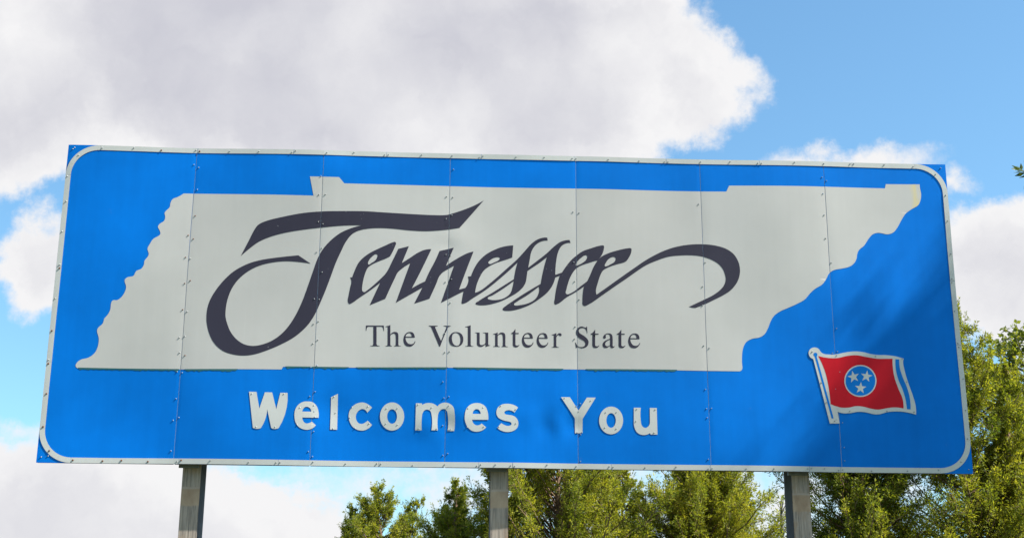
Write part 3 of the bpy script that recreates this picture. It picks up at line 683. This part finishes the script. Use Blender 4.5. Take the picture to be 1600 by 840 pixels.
def cedar(name, label, base, H, R, seed, n_limb=190, spray=11, leaf=15, leaders=((0, 0, 1.0),), lsize=1.0, fill=.12, top_bare=0.0, profile=.75, tint_shift=0.0, group='cedars behind the sign', zmin=.10, gap=0.0, floor=0.0):
    g = np.random.default_rng(seed); root = bpy.data.objects.new(name, None); COL.objects.link(root)
    bz = float(ground_h(base[0], base[1])); root.location = (base[0], base[1], bz)
    tag(root, label, 'tree', group)
    paths, C, D, TT, TW = [], [], [], [], []
    trunks = []
    for (ox, oy, hf) in leaders:
        k = 14; t = np.linspace(0, 1, k); w = np.cumsum(g.normal(0, .012*H, (k, 2)), 0)*t[:, None]
        P = np.stack([ox*t**1.4+w[:, 0]*.5, oy*t**1.4+w[:, 1]*.5, t*H*hf-.25*(1-t)], 1); Rr = (.020*H*(1-t)**.8+.006)
        trunks.append((P, Rr))
    for li, ((P, Rr), (ox, oy, hf)) in enumerate(zip(trunks, leaders)):
        nl = int(n_limb*(1.0 if li == 0 else .5*hf))
        rl = R if li == 0 else R*.5
        for j in range(nl):
            u = zmin + (1-zmin)*g.random()**.9; u = min(u, .992)
            o = np.array([np.interp(u, np.linspace(0, 1, len(P)), P[:, q]) for q in range(3)])
            env = rl*(1-u)**profile*(.35+.65*min(1, (u+.12)/.3)) + .05*R
            ln = env*g.uniform(.55, 1.18)*(1.25 if g.random() < .12 else 1)
            az = g.uniform(0, 2*np.pi); el = g.uniform(-.02, .62)+.55*u**2
            d = np.array([np.cos(az)*np.cos(el), np.sin(az)*np.cos(el), np.sin(el)])
            k = 7; s = np.linspace(0, 1, k)
            curve = o + d*(s*ln)[:, None] + np.array([0, 0, 1])*(ln*.16*s**2)[:, None] + np.cumsum(g.normal(0, ln*.03, (k, 3)), 0)*s[:, None]
            paths.append((curve, (.005+.011*ln)*(1-s)**.7+.0025))
            ns = max(3, int(spray*(ln/1.0)**.8*(1.35 if u > .6 else 1.0)))
            if gap and g.random() < gap: ns = max(1, ns//4)
            if u*H < floor: ns = max(2, ns//5)
            tint_l = g.normal(0, .10)
            ns = int(ns*2.1)
            # short dense tufts along the outer part of the limb, the first one is the limb's pointed tip
            s0 = fill + (1-fill)*(.15+.85*g.random(ns)**.55); s0[0] = .93
            c = np.stack([np.interp(s0, s, curve[:, m_]) for m_ in range(3)], 1)
            dd = unit(d*.65 + g.normal(0, .60, (ns, 3)) + np.array([0, 0, .30]))
            c = c + unit(g.normal(size=(ns, 3)))*(g.random((ns, 1))*.10*min(1, ln)*(1-s0[:, None]*.5))
            top = .45+.55*min(1, (1-u)*4)
            L_ = g.uniform(.09, .24, ns)*(.65+.4*min(ln, 1.5))*lsize*top
            dd[0] = unit(d*.55+np.array([0, 0, .95])+g.normal(0, .10, 3)); L_[0] = g.uniform(.20, .38)*top
            wide = np.full(ns, .36); wide[0] = .17
            TW.append((c, dd, L_))
            m_ = int(leaf*g.uniform(.85, 1.15)); tpos = g.random((ns, m_))**.8
            D3 = np.repeat(dd[:, None, :], m_, 1)
            side = unit(np.cross(D3, g.normal(size=(ns, m_, 3))))
            rr = (L_*wide)[:, None]*(1-tpos*.75)*g.random((ns, m_))**.6
            C.append((c[:, None, :] + D3*(tpos*L_[:, None])[..., None] + side*rr[..., None]).reshape(-1, 3))
            D.append(unit(D3*.85 + side*.65 + g.normal(0, .22, (ns, m_, 3))).reshape(-1, 3))
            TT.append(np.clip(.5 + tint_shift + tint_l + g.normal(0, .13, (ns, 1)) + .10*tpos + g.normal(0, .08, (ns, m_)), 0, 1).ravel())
    V, F = tube_mesh(trunks, 8); np_mesh('trunk', V, F, M_CBARK, root, smooth=True)
    V, F = tube_mesh(paths, 3); np_mesh('branches', V, F, M_CBARK, root, smooth=True)
    a_, b_, l_ = (np.concatenate(q) for q in zip(*TW)); V, F = blades(a_, b_, l_, np.full(len(l_), .007), g); np_mesh('twigs', V, F, M_CBARK, root)
    C = np.concatenate(C); D = np.concatenate(D); T = np.concatenate(TT); n = len(C)
    V, F = blades(C, D, g.uniform(.030, .074, n)*lsize, g.uniform(.014, .024, n)*lsize, g)
    np_mesh('crown', V, F, M_CEDAR, root, np.repeat(T, 2)); return root

def broadleaf(name, label, base, H, crown_c, crown_r, seed, n_br=60, leaves=14, ll=.11, lw=.055, mat=M_BROAD, group=None, extra=(), tipn=1.0):
    g = np.random.default_rng(seed); root = bpy.data.objects.new(name, None); COL.objects.link(root)
    bz = float(ground_h(base[0], base[1])); root.location = (base[0], base[1], bz); tag(root, label, 'tree', group)
    b0 = np.array([base[0], base[1], bz]); cc = np.array(crown_c)-b0; cr = np.array(crown_r)
    k = 12; t = np.linspace(0, 1, k); topz = cc[2]+cr[2]*.55
    TP = np.stack([cc[0]*t**1.5, cc[1]*t**1.5, t*topz-.2*(1-t)], 1) + np.cumsum(g.normal(0, .02*H/6, (k, 3)), 0)*t[:, None]
    trunk = [(TP, .024*H*(1-t)**.7+.012)]; limbs = []; C, D, T = [], [], []
    ends = []
    for j in range(n_br):
        v = unit(g.normal(size=3)); ends.append((cc + v*cr*g.uniform(.55, 1.0), None))
    ends += [(np.array(e)-b0, 1) for e in extra]
    for e, sp in ends:
        u = np.clip((e[2]-.45*np.linalg.norm(e[:2]-cc[:2]))/topz, .25, .95); o = np.array([np.interp(u, t, TP[:, q]) for q in range(3)])
        s = np.linspace(0, 1, 8); ln = np.linalg.norm(e-o)
        cv = o+(e-o)*s[:, None] + np.array([0, 0, 1])*(.14*ln*np.sin(np.pi*s))[:, None] + np.cumsum(g.normal(0, .02*ln, (8, 3)), 0)*(s*(1-s)*4)[:, None]
        limbs.append((cv, (.008+.013*ln)*(1-s)**.8+.003))
        nt_ = max(4, int(ln*(5 if sp is None else 7)))
        for q in range(nt_):
            s0 = .35+.65*g.random()**.7 if sp is None else .40+.60*(q+1)/nt_
            c = np.array([np.interp(s0, s, cv[:, m_]) for m_ in range(3)]); dd = unit((e-o)/ln*.6+g.normal(0, .7, 3)+np.array([0, 0, .1])); L_ = g.uniform(.2, .55) if sp is None else g.uniform(.08, .2)
            limbs.append((np.array([c, c+dd*L_*.5+np.array([0, 0, .01]), c+dd*L_]), np.array([.006, .004, .002])))
            m_ = int(leaves*g.uniform(.6, 1.3)*(1 if sp is None else tipn)); tp = g.random(m_)
            C.append(c+dd*(tp*L_)[:, None]); D.append(unit(dd*.5+g.normal(0, .7, (m_, 3))+np.array([0, 0, -.15])))
            T.append(np.clip(.5+g.normal(0, .14)+g.normal(0, .12, m_), 0, 1))
    V, F = tube_mesh(trunk, 8); np_mesh('trunk', V, F, M_BARK, root, smooth=True)
    V, F = tube_mesh(limbs, 4); np_mesh('branches', V, F, M_BARK, root, smooth=True)
    C = np.concatenate(C); D = np.concatenate(D); T = np.concatenate(T); n = len(C)
    V, F = blades(C, D, ll*g.uniform(.7, 1.2, n), lw*g.uniform(.7, 1.2, n), g, .2)
    np_mesh('crown', V, F, mat, root, np.repeat(T, 2)); return root

def apex(px, py, y):
    """top of a tree seen at this pixel and standing at depth y: foot on the ground and height"""
    p = at_y(px, py, y); z0 = float(ground_h(p[0], p[1])); return (p[0], p[1]), p[2]-z0-.2
b, h = apex(596, 756, 20)
cedar('cedar', 'young pointed cedar standing clear between two sign posts with a thin side leader', b, h, 2.7, 1, 240, 13, 14, ((0, 0, 1.0), (.75, .1, .955), (-.55, .2, .93), (-.85, 0, .86)), 1.0, .1, profile=.85, floor=h-3)
b, h = apex(703, 748, 15)
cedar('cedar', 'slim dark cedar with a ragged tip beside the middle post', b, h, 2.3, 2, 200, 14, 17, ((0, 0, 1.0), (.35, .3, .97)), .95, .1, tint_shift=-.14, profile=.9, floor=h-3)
b, h = apex(872, 620, 14)
cedar('cedar', 'broad bushy cedar rising behind the middle post', b, h, 3.0, 3, 350, 14, 14, ((0, 0, 1.0), (1.2, .2, .9), (-1.35, .1, .90)), 1.0, .1, gap=.1, floor=h-4)
b, h = apex(985, 728, 16)
cedar('cedar', 'small pale cedar squeezed between two broad cedars', b, h, 1.7, 4, 170, 14, 16, ((0, 0, 1.0), (.3, -.2, .93)), .95, .1, tint_shift=.1, floor=h-3)
b, h = apex(1095, 715, 15)
cedar('cedar', 'broad yellow-green cedar standing left of the post under the flag', b, h, 3.3, 5, 330, 14, 13, ((0, 0, 1.0), (.55, .1, .97), (-.5, .2, .96), (.95, 0, .88)), 1.0, .1, tint_shift=.06, floor=h-3)
b, h = apex(1335, 560, 8.5)
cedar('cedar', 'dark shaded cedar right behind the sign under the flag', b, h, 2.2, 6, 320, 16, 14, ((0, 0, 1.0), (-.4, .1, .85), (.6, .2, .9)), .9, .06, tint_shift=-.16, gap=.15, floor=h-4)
b, h = apex(1493, 455, 8.5)
cedar('cedar', 'tall sunlit cedar rising past the right edge of the sign', b, h, 2.2, 7, 390, 15, 14, ((0, 0, 1.0), (.85, .1, .86), (.5, -.3, .8), (1.4, .1, .74)), .9, .06, gap=.12, floor=h-5)
b, h = apex(1622, 520, 9.8)
cedar('cedar', 'bushy cedar crowding the tall sunlit cedar on the side away from the sign', b, h, 2.2, 13, 280, 14, 13, ((0, 0, 1.0), (-.7, -.2, .9)), .95, .08, floor=h-3.5)
p = at_y(1575, 560, 13.5)
broadleaf('broadleaf_tree', 'light green broadleaf tree peeping over the tall sunlit cedar', (p[0]+.6, p[1]), 7, (p[0]+.5, p[1], p[2]-.4), (1.35, 1.2, 1.15), 8, 90, 14, .13, .07)
p = at_y(1222, 800, 19)
broadleaf('young_tree', 'thin sparse young tree beside the post under the flag', (p[0], p[1]), 5, (p[0], p[1], p[2]-.3), (.42, .4, .95), 9, 26, 7, .10, .04)
tw = at_y(1603, 271, 1.6)
broadleaf('leafy_tree', 'narrow-leaved tree beside the sign with one twig tip reaching past its right end', (8.5, 2.4), 7, (8.4, 2.4, 5.7), (1.8, 1.7, 1.9), 10, 130, 26, .14, .045, M_NEARL, extra=[tuple(tw)], tipn=.3)
sc_ = np.array([5.30, 0, 3.95]) + np.array(SUN)*16.0
broadleaf('shade_tree', 'tall tree at the roadside whose shade falls across the flag end of the sign', (sc_[0]+.3, sc_[1]-.2), 18, tuple(sc_), (2.6, 2.6, 2.6), 12, 260, 11, .15, .065, M_NEARL)
